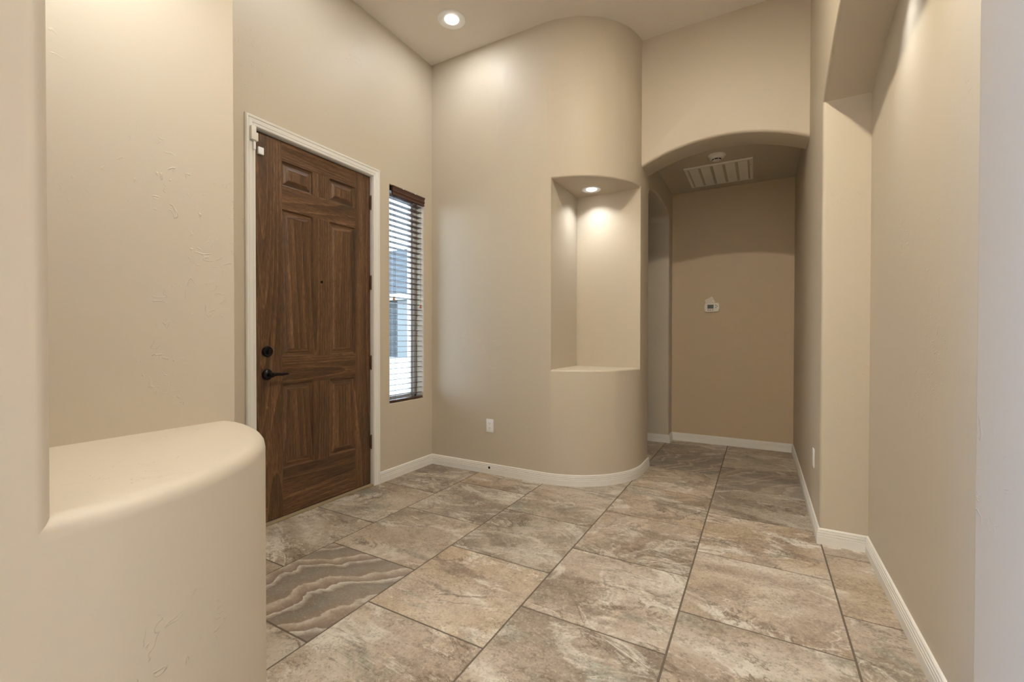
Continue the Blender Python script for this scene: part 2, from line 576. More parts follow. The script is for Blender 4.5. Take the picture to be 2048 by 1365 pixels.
def build_floor():
    rnd = random.Random(11)
    bm = bmesh.new()
    col_off = bm.loops.layers.float_color.new('tile_offset')
    col_tone = bm.loops.layers.float_color.new('tile_tone')
    X0, X1, Y0, Y1 = -4.0, 3.2, -6.0, 6.4
    # particular tiles of the photograph: (col, row) -> (ochre, bands, brightness, offset or None)
    special = {
        (-2, 'y1.4'): (0.95, 0.0, 0.58, None),     # warm yellow tile in front
        (-3, 'y1.1'): (0.0, 1.0, 0.46, (3.1, 0.55, 0)),   # banded tile
        (-1, 'y2.9'): (1.0, 0.0, 0.44, None),      # orange tile by the curve
        (-1, 'y2.3'): (0.5, 0.25, 0.48, None),
        (-1, 'y4.1'): (0.1, 0.8, 0.38, (1.0, 2.2, 0)),
        (0, 'y3.8'): (0.1, 0.55, 0.36, (5.0, 1.2, 0)),
    }
    c0 = int(math.floor((X0 + 0.297) / PITCH_T))
    c1 = int(math.floor((X1 + 0.297) / PITCH_T))
    for c in range(c0, c1 + 1):
        tx0 = -0.297 + c * PITCH_T
        start = 2.006 if c % 2 == 0 else 2.006 - PITCH_T / 2
        r0 = int(math.floor((Y0 - start) / PITCH_T))
        r1 = int(math.floor((Y1 - start) / PITCH_T))
        for r in range(r0, r1 + 1):
            ty0 = start + r * PITCH_T
            a = (tx0 + GR / 2, ty0 + GR / 2)
            b = (tx0 + PITCH_T - GR / 2, ty0 + PITCH_T - GR / 2)
            off = (rnd.uniform(-40, 40), rnd.uniform(-40, 40), rnd.uniform(-5, 5))
            tone = (max(0.0, rnd.gauss(0.22, 0.25)), 0.0 if rnd.random() > 0.12 else 0.5, min(0.8, max(0.2, rnd.gauss(0.47, 0.06))))
            key = (c, 'y%.1f' % ty0)
            if key in special:
                s = special[key]
                tone = s[:3]
                if s[3]: off = s[3]
            # eased edge: top face plus a small sloped rim
            e = 0.0012
            top = [bm.verts.new(p) for p in ((a[0] + e, a[1] + e, 0), (b[0] - e, a[1] + e, 0), (b[0] - e, b[1] - e, 0), (a[0] + e, b[1] - e, 0))]
            low = [bm.verts.new(p) for p in ((a[0], a[1], -0.004), (b[0], a[1], -0.004), (b[0], b[1], -0.004), (a[0], b[1], -0.004))]
            fs = [bm.faces.new(top)]
            for i in range(4):
                fs.append(bm.faces.new((low[i], low[(i + 1) % 4], top[(i + 1) % 4], top[i])))
            for f in fs:
                f.material_index = 0
                for l in f.loops:
                    l[col_off] = (*off, 1)
                    l[col_tone] = (*tone, 1)
    vs = [bm.verts.new(p) for p in ((X0 - .3, Y0 - .3, -0.0016), (X1 + .3, Y0 - .3, -0.0016), (X1 + .3, Y1 + .3, -0.0016), (X0 - .3, Y1 + .3, -0.0016))]
    f = bm.faces.new(vs); f.material_index = 1
    vs = [bm.verts.new(p) for p in ((X0 - .3, Y0 - .3, -0.12), (X0 - .3, Y1 + .3, -0.12), (X1 + .3, Y1 + .3, -0.12), (X1 + .3, Y0 - .3, -0.12))]
    f = bm.faces.new(vs); f.material_index = 1
    me = bpy.data.meshes.new('floor')
    bm.to_mesh(me); bm.free()
    me.materials.append(M_TILE); me.materials.append(M_GROUT)
    o = bpy.data.objects.new('floor', me)
    link(o)
    tag(o, kind='structure')


build_floor()

# ------------------------------------------------------------------ ceilings
bm = bmesh.new(); box(bm, -4.3, -6.2, ZC, 3.4, 4.1, ZC + 0.12)
tag(finish(bm, 'ceiling', M_CEIL), kind='structure')
bm = bmesh.new(); box(bm, -3.2, 4.08, ZH, 0.6, 5.6, ZH + 0.1)
tag(finish(bm, 'ceiling_hall', M_WALL), kind='structure')

# ------------------------------------------------------------------ walls
DY0, DY1, DZ = 1.566, 2.514, 2.452       # rough door opening
WY0, WY1, WZ0, WZ1 = 2.690, 3.112, 0.625, 2.438   # sidelight opening


def b_left(bm): box(bm, XL - 0.19, 0.5, -0.1, XL, 3.9, TOP)
def c_door(bm): box(bm, XL - 1, DY0, -0.5, XL + 1, DY1, DZ)
def c_win(bm): box(bm, XL - 1, WY0, WZ0, XL + 1, WY1, WZ1)


wall_solid('wall_left', b_left, [c_door, c_win], M_WALL, 0.012)


def b_back(bm):
    pts = [(-2.80, 4.6), (-2.80, YB)] + arc_snap(CX, CY, CR, -90, 0, 20, (-1.454,), (3.800,)) + [(XH, 5.45), (-1.13, 5.45), (-1.13, 4.6)]
    prism(bm, pts[::-1], -0.1, TOP)


def c_niche(bm): box(bm, -1.454, 2.0, 0.918, 0.3, 3.800, 2.440)


def c_sidearch(bm):
    n = 28
    y0, y1, zs, zc = 4.09, 5.144, 2.46, 2.575
    pts = [(-2.0, y0, -0.5), (-2.0, y1, -0.5)]
    for i in range(n + 1):
        t = 1 - 2 * i / n
        pts.append((-2.0, (y0 + y1) / 2 + t * (y1 - y0) / 2, zs + (zc - zs) * sqrt(max(0, 1 - abs(t) ** 2.4))))
    extrude_poly(bm, pts, (1.8, 0, 0))


wall_solid('wall_back', b_back, [c_niche, c_sidearch], M_WALL, 0.020)


def b_near(bm):
    pts = [(-3.2, NY + NR), (-3.2, -1.20), (NX + NR, -1.20), (NX + NR, 0.10)] + arc(NX, NY, NR, 8.0, 90, 18)
    prism(bm, pts, -0.1, TOP)


def c_near(bm): box(bm, NX, 0.233, 0.918, 0.3, 2.0, 2.440)


wall_solid('wall_near', b_near, [c_near], M_WALL, 0.032)


def b_arch(bm):
    n = 40
    xa, xb, zs, zc = -0.98, 0.40, 2.585, 2.755
    xc = -0.290
    pts = []
    half = (xb - xa) / 2
    # segmental curve through the springings at the two wall faces
    sag = zc - 2.622
    c2 = (XR - XH) / 2
    rad = (c2 * c2 + sag * sag) / (2 * sag)
    for i in range(n + 1):
        x = xa + (xb - xa) * i / n
        pts.append((x, YA, zc - rad + sqrt(rad * rad - (x - xc) ** 2)))
    pts += [(xb, YA, TOP), (xa, YA, TOP)]
    extrude_poly(bm, pts, (0, 0.27, 0))


wall_solid('wall_archway', b_arch, [], M_WALL, 0.022)

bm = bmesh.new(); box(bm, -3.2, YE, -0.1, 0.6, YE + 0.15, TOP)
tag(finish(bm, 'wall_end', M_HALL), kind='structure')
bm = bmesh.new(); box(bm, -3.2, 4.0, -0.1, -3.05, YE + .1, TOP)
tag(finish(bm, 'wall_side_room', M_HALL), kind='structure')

RY0, RY1 = 1.000, 3.060


def b_right(bm): box(bm, XR, -1.2, -0.1, XR + 0.6, 5.45, TOP)


def c_recess(bm):
    n = 40
    zs, sag = 2.512, 0.205
    c2 = (RY1 - RY0) / 2
    rad = (c2 * c2 + sag * sag) / (2 * sag)
    yc = (RY0 + RY1) / 2
    pts = [(-0.2, RY0, -0.5), (-0.2, RY1, -0.5)]
    for i in range(n + 1):
        y = RY1 - (RY1 - RY0) * i / n
        pts.append((-0.2, y, zs + sag - rad + sqrt(rad * rad - (y - yc) ** 2)))
    extrude_poly(bm, pts, (0.2 + XS, 0, 0))


wall_solid('wall_right', b_right, [c_recess], M_WALL, 0.018)

# great room behind the camera
bm = bmesh.new(); box(bm, -4.3, -6.2, -0.1, 3.4, -6.0, TOP)
tag(finish(bm, 'wall_rear', M_WALL), kind='structure')
bm = bmesh.new(); box(bm, -4.3, -6.1, -0.1, -4.1, -1.05, TOP)
tag(finish(bm, 'wall_rear_left', M_WALL), kind='structure')
bm = bmesh.new(); box(bm, 3.2, -6.1, -0.1, 3.4, -1.05, TOP)
tag(finish(bm, 'wall_rear_right', M_WALL), kind='structure')
bm = bmesh.new(); box(bm, -4.3, -1.2, -0.1, -3.15, -1.05, TOP); box(bm, XR + 0.55, -1.2, -0.1, 3.4, -1.05, TOP)
tag(finish(bm, 'wall_rear_partition', M_WALL), kind='structure')

# ------------------------------------------------------------------ baseboards
BB = [(0.0, 0.0), (0.0145, 0.0), (0.0145, 0.044), (0.0115, 0.0465), (0.0135, 0.050), (0.0135, 0.0575), (0.0098, 0.060), (0.0122, 0.064),
      (0.0122, 0.0715), (0.0085, 0.0745), (0.0105, 0.0785), (0.0095, 0.084), (0.0055, 0.088), (0.0, 0.089)]


def sweep(bm, path, prof, side=1, z=0.0, lift=None):
    """profile (out, up) swept along a plan path; side=+1 puts it to the left of travel"""
    P = [Vector((x, y)) for x, y in path]
    n = len(P)
    rings = []
    for i in range(n):
        d0 = (P[i] - P[i - 1]).normalized() if i > 0 else (P[1] - P[0]).normalized()
        d1 = (P[i + 1] - P[i]).normalized() if i < n - 1 else d0
        n0 = Vector((-d0.y, d0.x)) * side
        n1 = Vector((-d1.y, d1.x)) * side
        m = (n0 + n1)
        m = m / max(1e-6, m.dot(n0))
        rings.append([bm.verts.new((P[i].x + m.x * o, P[i].y + m.y * o, z + h)) for o, h in prof])
    k = len(prof)
    for i in range(n - 1):
        for j in range(k - 1):
            bm.faces.new((rings[i][j], rings[i + 1][j], rings[i + 1][j + 1], rings[i][j + 1]))
    bm.faces.new(rings[0]); bm.faces.new(rings[-1][::-1])


def baseboard(name, path, side):
    bm = bmesh.new()
    sweep(bm, path, BB, side)
    o = finish(bm, name, M_TRIM, smooth=28)
    tag(o, kind='structure')
    return o


baseboard('baseboard_left', [(XL, NY + NR), (XL, 1.517)], -1)
baseboard('baseboard_left.001', [(XL, 2.570), (XL, YB), (CX, YB)], -1)
bb_back = baseboard('baseboard_back', arc(CX, CY, CR, -90, 0, 20) + [(XH, 4.088), (-1.13, 4.088)], -1)
baseboard('baseboard_end', [(-1.13, 5.144), (XH, 5.144), (XH, YE), (XR, YE), (XR, RY1), (XS, RY1), (XS, RY0), (XR, RY0), (XR, -1.2)], -1)
baseboard('baseboard_near', [(XL, NY + NR)] + arc(NX, NY, NR, 90, 0, 40) + [(NX + NR, -1.20)], 1)

# drilled cable hole in the niche-wall baseboard
bm = bmesh.new()
lathe(bm, [(0.0, -0.0010), (0.0092, -0.0010), (0.0105, 0.0), (0.0105, 0.003)], (-2.023, YB - 0.0138, 0.054), 'Y', 24, cap=False)
o = finish(bm, 'cable_hole', M_BLACK, smooth=40)
tag(o, 'small black drilled cable hole in the white baseboard below the outlet', 'hole')

# ------------------------------------------------------------------ front door
def build_door():
    xf = -2.686                     # room-side face of the leaf
    th = 0.045
    Y0, Y1, Z0, Z1 = 1.580, 2.500, 0.018, 2.438
    door = empty('door_1', (XL, (Y0 + Y1) / 2, 0))
    tag(door, 'brown stained six panel wooden entry door in a white casing', 'door', kind='structure')
    off = Vector((XL, (Y0 + Y1) / 2, 0))

    def add(bm, name, mats, smooth=None, parent=door):
        bmesh.ops.translate(bm, verts=bm.verts, vec=-off)
        return finish(bm, name, mats, parent, smooth)

    # leaf
    ys = [Y0, 1.764, 1.989, 2.126, 2.352, Y1]
    zs = [Z0, 0.322, 0.873, 1.052, 2.002, 2.153, 2.312, Z1]
    bm = bmesh.new()
    prows = (1, 3, 5)
    pcols = (1, 3)
    rings = [(0.0, 0.0), (0.007, -0.0105), (0.013, -0.0125), (0.019, -0.0115), (0.046, -0.0022), (0.050, -0.0022)]
    for i in range(5):
        for j in range(7):
            y0, y1, z0, z1 = ys[i], ys[i + 1], zs[j], zs[j + 1]
            if i in pcols and j in prows:
                prev = None
                for o, d in rings:
                    r = [bm.verts.new((xf + d, a, b)) for a, b in ((y0 + o, z0 + o), (y1 - o, z0 + o), (y1 - o, z1 - o), (y0 + o, z1 - o))]
                    if prev:
                        for k in range(4):
                            f = bm.faces.new((prev[k], prev[(k + 1) % 4], r[(k + 1) % 4], r[k]))
                            f.material_index = 1 if k in (0, 2) else 0
                    prev = r
                bm.faces.new(prev).material_index = 0
            else:
                f = bm.faces.new([bm.verts.new((xf, a, b)) for a, b in ((y0, z0), (y1, z0), (y1, z1), (y0, z1))])
                horiz = (i in (1, 2, 3)) and (j in (0, 2, 4, 6))
                f.material_index = 1 if horiz else 0
    bmesh.ops.remove_doubles(bm, verts=bm.verts, dist=0.0002)
    # edges and back
    for q in (((Y0, Z0), (Y1, Z0)), ((Y1, Z0), (Y1, Z1)), ((Y1, Z1), (Y0, Z1)), ((Y0, Z1), (Y0, Z0))):
        (a, b), (c, d) = q
        bm.faces.new([bm.verts.new(p) for p in ((xf, a, b), (xf, c, d), (xf - th, c, d), (xf - th, a, b))])
    bm.faces.new([bm.verts.new(p) for p in ((xf - th, Y0, Z0), (xf - th, Y0, Z1), (xf - th, Y1, Z1), (xf - th, Y1, Z0))])
    leaf = add(bm, 'door_leaf', [M_OAKV, M_OAKH])

    # jamb (inside the opening) with the stop behind the leaf
    bm = bmesh.new()
    for (a, b) in ((DY0 - 0.001, Y0 - 0.004), (Y1 + 0.004, DY1 + 0.001)):
        box(bm, XL - 0.15, a, 0.0, XL + 0.001, b, DZ)
    box(bm, XL - 0.15, DY0 - 0.001, Z1 + 0.003, XL + 0.001, DY1 + 0.001, DZ)
    box(bm, xf - th - 0.02, Y0 - 0.004, 0.0, xf - th - 0.001, Y0 + 0.012, Z1)
    box(bm, xf - th - 0.02, Y1 - 0.012, 0.0, xf - th - 0.001, Y1 + 0.004, Z1)
    add(bm, 'door_jamb', M_TRIM)

    # casing: moulded profile mitred round three sides.  (across the width, out from the wall)
    prof = [(0.0, 0.0), (0.0, 0.010), (0.004, 0.013), (0.014, 0.014), (0.017, 0.011), (0.020, 0.0145), (0.040, 0.0165), (0.043, 0.0135), (0.046, 0.018),
            (0.055, 0.020), (0.059, 0.016), (0.0615, 0.012), (0.0615, 0.0)]
    bm = bmesh.new()
    iy0, iy1, iz = Y0 - 0.0065, Y1 + 0.0065, Z1 + 0.006
    rs = []
    for (py, pz, sy, sz) in ((iy0, 0.0, -1, 0), (iy0, iz, -1, 1), (iy1, iz, 1, 1), (iy1, 0.0, 1, 0)):
        rs.append([bm.verts.new((XL + o, py + sy * w, pz + sz * w)) for w, o in prof])
    for i in range(3):
        for j in range(len(prof) - 1):
            bm.faces.new((rs[i][j], rs[i + 1][j], rs[i + 1][j + 1], rs[i][j + 1]))
    bm.faces.new(rs[0]); bm.faces.new(rs[3])
    add(bm, 'door_casing', M_TRIM)

    # threshold and sweep
    bm = bmesh.new()
    rbox(bm, XL - 0.12, DY0, 0.0, XL + 0.004, DY1, 0.013, 0.004)
    add(bm, 'threshold', M_THRESH, 40)
    bm = bmesh.new()
    box(bm, xf - th, Y0, 0.0135, xf - 0.004, Y1, 0.0175)
    add(bm, 'door_sweep', M_DARKGAP)

    # four butt hinges
    for zc in (2.236, 1.606, 0.975, 0.347):
        bm = bmesh.new()
        lathe(bm, [(0.0, -0.058), (0.004, -0.057), (0.0062, -0.052), (0.0062, 0.052), (0.004, 0.057), (0.0, 0.058)], (XL - 0.0148, Y1 + 0.0015, zc), 'Z', 16, cap=False)
        for k in (-0.031, -0.010, 0.010, 0.031):
            lathe(bm, [(0.0067, -0.0009), (0.0067, 0.0009)], (XL - 0.0148, Y1 + 0.0015, zc + k), 'Z', 16)
        box(bm, xf - 0.001, Y1 - 0.012, zc - 0.050, xf + 0.0012, Y1 + 0.001, zc + 0.050)
        add(bm, 'hinge', M_HINGE, 40)

    # deadbolt thumb-turn
    ly = 1.662
    bm = bmesh.new()
    lathe(bm, [(0.034, 0.0), (0.034, 0.008), (0.031, 0.013), (0.024, 0.0145), (0.022, 0.0125), (0.0, 0.0125)], (xf, ly, 1.086), 'X', 40, cap=False)
    db = add(bm, 'deadbolt', M_BRONZE, 40)
    bm = bmesh.new()
    rbox(bm, xf + 0.012, ly - 0.0055, 1.086 - 0.017, xf + 0.028, ly + 0.0055, 1.086 + 0.017, 0.004, 3)
    bmesh.ops.rotate(bm, cent=(xf, ly, 1.086), matrix=Matrix.Rotation(R(-20), 3, 'X'), verts=bm.verts)
    bmesh.ops.translate(bm, verts=bm.verts, vec=-off)
    finish(bm, 'thumb_turn', M_BRONZE, db, 40)
    # lever
    bm = bmesh.new()
    lathe(bm, [(0.034, 0.0), (0.034, 0.006), (0.030, 0.012), (0.020, 0.016), (0.014, 0.019), (0.0125, 0.030), (0.0125, 0.046), (0.015, 0.049), (0.015, 0.060), (0.011, 0.064), (0.0, 0.064)],
          (xf, ly, 0.942), 'X', 40, cap=False)
    rose = add(bm, 'lever_rose', M_BRONZE, 40)
    bm = bmesh.new()
    pts = [(xf + 0.054, ly + 0.004, 0.943), (xf + 0.055, ly + 0.03, 0.944), (xf + 0.053, ly + 0.06, 0.942), (xf + 0.050, ly + 0.09, 0.9415), (xf + 0.050, ly + 0.108, 0.942), (xf + 0.050, ly + 0.114, 0.942)]
    tube(bm, pts, [0.011, 0.0105, 0.0095, 0.0085, 0.0065, 0.002], 16)
    bmesh.ops.translate(bm, verts=bm.verts, vec=-off)
    finish(bm, 'door_handle', M_BRONZE, rose, 40)
    # peephole and small viewer plug
    bm = bmesh.new()
    lathe(bm, [(0.0095, 0.0), (0.0095, 0.003), (0.0065, 0.0035), (0.006, 0.001), (0.0, 0.001)], (xf, 2.058, 1.563), 'X', 24, cap=False)
    add(bm, 'peephole', M_BRONZE, 40)
    bm = bmesh.new()
    lathe(bm, [(0.008, 0.0), (0.008, 0.003), (0.0055, 0.004), (0.005, 0.001), (0.0, 0.001)], (xf, 1.660, 0.735), 'X', 24, cap=False)
    add(bm, 'screw_cap', M_SCREW, 40)
    for dy, dz in ((0.0, 0.0),):
        bm = bmesh.new()
        lathe(bm, [(0.0045, 0.0), (0.004, 0.002), (0.0, 0.002)], (xf, 1.655, 0.10), 'X', 12, cap=False)
        add(bm, 'screw_cap', M_SCREW, 40)


build_door()


# door-contact sensors at the top corner
def sensor(name, label, boxes, loc):
    e = empty(name, loc)
    tag(e, label, 'sensor', 'door contact sensors')
    for nm, (x0, y0, z0, x1, y1, z1), m in boxes:
        bm = bmesh.new()
        rbox(bm, x0 - loc[0], y0 - loc[1], z0 - loc[2], x1 - loc[0], y1 - loc[1], z1 - loc[2], 0.003, 2)
        finish(bm, nm, m, e, 40)


sensor('door_contact_sensor', 'larger cream alarm sensor on the white casing, uppermost at the door corner',
       [('transmitter', (XL + 0.0165, 1.536, 2.352, XL + 0.036, 1.566, 2.434), M_OFFW),
        ('magnet', (-2.686, 1.584, 2.365, -2.664, 1.600, 2.418), M_OFFW)], (XL + 0.0165, 1.55, 2.39))
sensor('door_contact_sensor', 'small square white alarm sensor on the brown door, lower one at its corner',
       [('transmitter', (-2.686, 1.602, 2.297, -2.668, 1.637, 2.341), M_WHITE),
        ('magnet', (XL + 0.0145, 1.553, 2.300, XL + 0.026, 1.568, 2.346), M_WHITE)], (-2.677, 1.60, 2.32))

# ------------------------------------------------------------------ sidelight window
def build_window():
    w = empty('window_1', (XL, (WY0 + WY1) / 2, WZ0))
    tag(w, 'tall narrow white framed sidelight window beside the door', 'window', kind='structure')
    off = Vector(w.location)
    xa, xb = XL - 0.165, XL - 0.092

    def add(bm, name, mats, smooth=None):
        bmesh.ops.translate(bm, verts=bm.verts, vec=-off)
        return finish(bm, name, mats, w, smooth)

    bm = bmesh.new()
    fw = 0.030
    rbox(bm, xa, WY0, WZ0, xb, WY0 + fw, WZ1, 0.003)
    rbox(bm, xa, WY1 - fw, WZ0, xb, WY1, WZ1, 0.003)
    rbox(bm, xa, WY0, WZ0, xb, WY1, WZ0 + fw, 0.003)
    rbox(bm, xa, WY0, WZ1 - fw, xb, WY1, WZ1, 0.003)
    add(bm, 'window_frame', M_VINYL, 40)
    bm = bmesh.new()
    sw = 0.022
    a, b, c, d = WY0 + fw, WY1 - fw, WZ0 + fw, WZ1 - fw
    xs0, xs1 = xa + 0.012, xb - 0.014
    rbox(bm, xs0, a, c, xs1, a + sw, d, 0.002)
    rbox(bm, xs0, b - sw, c, xs1, b, d, 0.002)
    rbox(bm, xs0, a, c, xs1, b, c + sw, 0.002)
    rbox(bm, xs0, a, d - sw, xs1, b, d, 0.002)
    add(bm, 'sash', M_VINYL, 40)
    bm = bmesh.new()
    box(bm, (xs0 + xs1) / 2 - 0.002, a + sw - 0.004, c + sw - 0.004, (xs0 + xs1) / 2 + 0.002, b - sw + 0.004, d - sw + 0.004)
    add(bm, 'glass_pane', glass_mat())


build_window()


def build_blind():
    e = empty('window_blind', (XL - 0.04, (WY0 + WY1) / 2, WZ1))
    tag(e, 'dark brown wooden horizontal slat blind with open slats in the sidelight window', 'blind')
    off = Vector(e.location)

    def add(bm, name, mats, smooth=None, parent=e):
        bmesh.ops.translate(bm, verts=bm.verts, vec=-off)
        return finish(bm, name, mats, parent, smooth)

    # moulded valance, profile (out, z) swept along Y
    vx = XL - 0.012
    prof = [(0.0, 0.0), (0.024, 0.0), (0.026, -0.008), (0.018, -0.016), (0.017, -0.034), (0.023, -0.040), (0.023, -0.045), (0.015, -0.050), (0.014, -0.060), (0.019, -0.066), (0.018, -0.073), (0.0, -0.076)]
    bm = bmesh.new()
    extrude_poly(bm, [(vx + a, WY0 + 0.030, WZ1 - 0.003 + z) for a, z in prof], (0, WY1 + 0.006 - WY0 - 0.032, 0))
    va = add(bm, 'valance', M_SLAT, 25)
    for yy in (2.835, 2.985):
        bm = bmesh.new()
        box(bm, vx + 0.018, yy - 0.006, WZ1 - 0.006, vx + 0.0275, yy + 0.006, WZ1 - 0.001)
        add(bm, 'valance_clip', M_WHITE, None)
    bm = bmesh.new()
    box(bm, XL - 0.062, WY0 + 0.004, WZ1 - 0.045, XL - 0.014, WY1 - 0.004, WZ1 - 0.002)
    add(bm, 'headrail', M_BRONZE)
    # slats
    bm = bmesh.new()
    n = 37
    xc = XL - 0.040
    zt, zb = WZ1 - 0.092, WZ0 + 0.052
    for i in range(n):
        z = zt + (zb - zt) * i / (n - 1)
        pr = []
        for k in range(7):
            t = -1 + 2 * k / 6
            pr.append((xc + 0.0245 * t, z + 0.0016 * (1 - t * t) + 0.0018 * t + 0.0014))
        for k in range(6, -1, -1):
            t = -1 + 2 * k / 6
            pr.append((xc + 0.0245 * t, z + 0.0016 * (1 - t * t) + 0.0018 * t - 0.0014))
        extrude_poly(bm, [(x, WY0 + 0.006, zz) for x, zz in pr], (0, WY1 - WY0 - 0.012, 0))
    add(bm, 'slats', M_SLAT, 30)
    bm = bmesh.new()
    rbox(bm, xc - 0.026, WY0 + 0.004, WZ0 + 0.006, xc + 0.030, WY1 - 0.004, WZ0 + 0.022, 0.004, 2)
    add(bm, 'bottom_rail', M_SLAT, 40)
    # ladder cords (front and back strings) at two places
    for yy in (WY0 + 0.075, WY1 - 0.085):
        bm = bmesh.new()
        for xo in (-0.027, 0.027, 0.0):
            tube(bm, [(xc + xo, yy + (0.012 if xo == 0 else 0), WZ0 + 0.02), (xc + xo, yy + (0.012 if xo == 0 else 0), WZ1 - 0.045)], 0.0011, 6)
        add(bm, 'ladder_cord', M_CORD)
    # pull cords with turned tassels
    for yy, zz, nm in ((WY0 + 0.052, 1.502, 'pull_cord'), (WY1 - 0.040, 1.455, 'pull_cord')):
        bm = bmesh.new()
        tube(bm, [(xc + 0.034, yy, zz), (xc + 0.034, yy, WZ1 - 0.06)], 0.0010, 6)
        pc = add(bm, nm, M_CORD)
        bm = bmesh.new()
        lathe(bm, [(0.0, 0.0), (0.0095, 0.001), (0.0105, 0.006), (0.0085, 0.014), (0.0062, 0.020), (0.0085, 0.027), (0.0095, 0.031), (0.006, 0.034), (0.0, 0.0345)],
              (xc + 0.034, yy, zz - 0.022), 'Z', 16, cap=False)
        bmesh.ops.translate(bm, verts=bm.verts, vec=-off)
        finish(bm, 'tassel', M_TASSEL, pc, 40)


build_blind()


# ------------------------------------------------------------------ lamps
def downlight(label, loc, r_out, r_lens, power, cat='light', spread=180, group=None, col=LAMP_COL):
    e = empty('recessed_light', loc)
    tag(e, label, cat, group)
    bm = bmesh.new()
    # flange, rolled inner lip, conical baffle going up to the lens
    lathe(bm, [(r_out, 0.0005), (r_out, -0.003), (r_out * 0.965, -0.0065), (r_out * 0.92, -0.0070), (r_out * 0.88, -0.0055), (r_lens * 1.10, -0.0015), (r_lens * 1.0, 0.0005)], (0, 0, 0), 'Z', 64, cap=False)
    finish(bm, 'trim_ring', M_BAFFLE, e, 40)
    bm = bmesh.new()
    lathe(bm, [(r_lens * 1.02, -0.0010), (r_lens * 1.0, -0.0050), (r_lens * 0.85, -0.0080), (r_lens * 0.45, -0.0100), (0.0004, -0.0105)], (0, 0, 0), 'Z', 40, cap=False)
    finish(bm, 'lens', M_LENS, e, 60)
    d = bpy.data.lights.new('lamp_glow', 'AREA')
    d.shape = 'DISK'
    d.size = r_lens * 1.9
    d.energy = power
    d.color = col
    d.spread = R(spread)
    o = bpy.data.objects.new('lamp_glow', d)
    link(o, e)
    o.location = (0, 0, -0.0125)
    return e


G = 'recessed ceiling lights'
downlight('round white recessed light glowing in the high ceiling above the entry corner', (-2.138, 2.835, ZC), 0.112, 0.054, CEIL_W * 0.10)
downlight('recessed light in the high ceiling in front of the hall arch', (-0.32, 1.78, ZC), 0.112, 0.054, CEIL_W, col=WARM_COL)
downlight('recessed light in the high ceiling over the passage', (-0.30, -0.70, ZC), 0.112, 0.054, CEIL_W * 0.05)
downlight('unseen recessed fill light added in the high ceiling in front of the entry door', (-2.138, 1.78, ZC), 0.112, 0.054, CEIL_W * 0.10)  # out-of-frame downlight added as extra fill for the foyer
downlight('small round recessed light in the soffit of the curved wall niche', (-1.259, 3.632, 2.440), 0.082, 0.042, PUCK_W * 1.0, spread=120)
downlight('small recessed light in the soffit of the niche beside the camera', (-1.259, 0.414, 2.440), 0.082, 0.042, PUCK_W * 1.3, spread=130)
for yy, lb in ((2.35, 'small recessed light in the right recess soffit, the farther one'), (1.71, 'small recessed light in the right recess soffit, the nearer one')):
    c2, sag = (RY1 - RY0) / 2, 0.205
    rad = (c2 * c2 + sag * sag) / (2 * sag)
    zz = 2.512 + sag - rad + sqrt(rad * rad - (yy - (RY0 + RY1) / 2) ** 2)
    downlight(lb, (0.415, yy, zz - 0.004), 0.060, 0.036, PUCK_W * 0.42, spread=80)


# ------------------------------------------------------------------ smoke detector, return-air grille
def build_smoke():
    e = empty('smoke_detector', (-0.345, 4.365, ZH))
    tag(e, 'round cream smoke detector on the hall ceiling', 'smoke detector')
    bm = bmesh.new()
    lathe(bm, [(0.074, 0.0), (0.074, -0.010), (0.070, -0.013), (0.064, -0.014), (0.060, -0.026), (0.050, -0.034), (0.0, -0.034)], (0, 0, 0), 'Z', 48, cap=False)
    finish(bm, 'housing', M_OFFW, e, 40)
    bm = bmesh.new()
    lathe(bm, [(0.036, -0.034), (0.036, -0.046), (0.030, -0.050), (0.0, -0.050)], (0, 0, 0), 'Z', 40, cap=False)
    finish(bm, 'sensor_cap', M_OFFW, e, 40)
    bm = bmesh.new()
    for a in (-115, -60, -170):
        t = bmesh.new()
        box(t, -0.014, 0.0345, -0.0445, 0.014, 0.0370, -0.0360)
        merge(bm, t, Matrix.Rotation(R(a - 90 + 25), 4, 'Z'))
    finish(bm, 'sensing_slot', M_BLACK, e)


build_smoke()


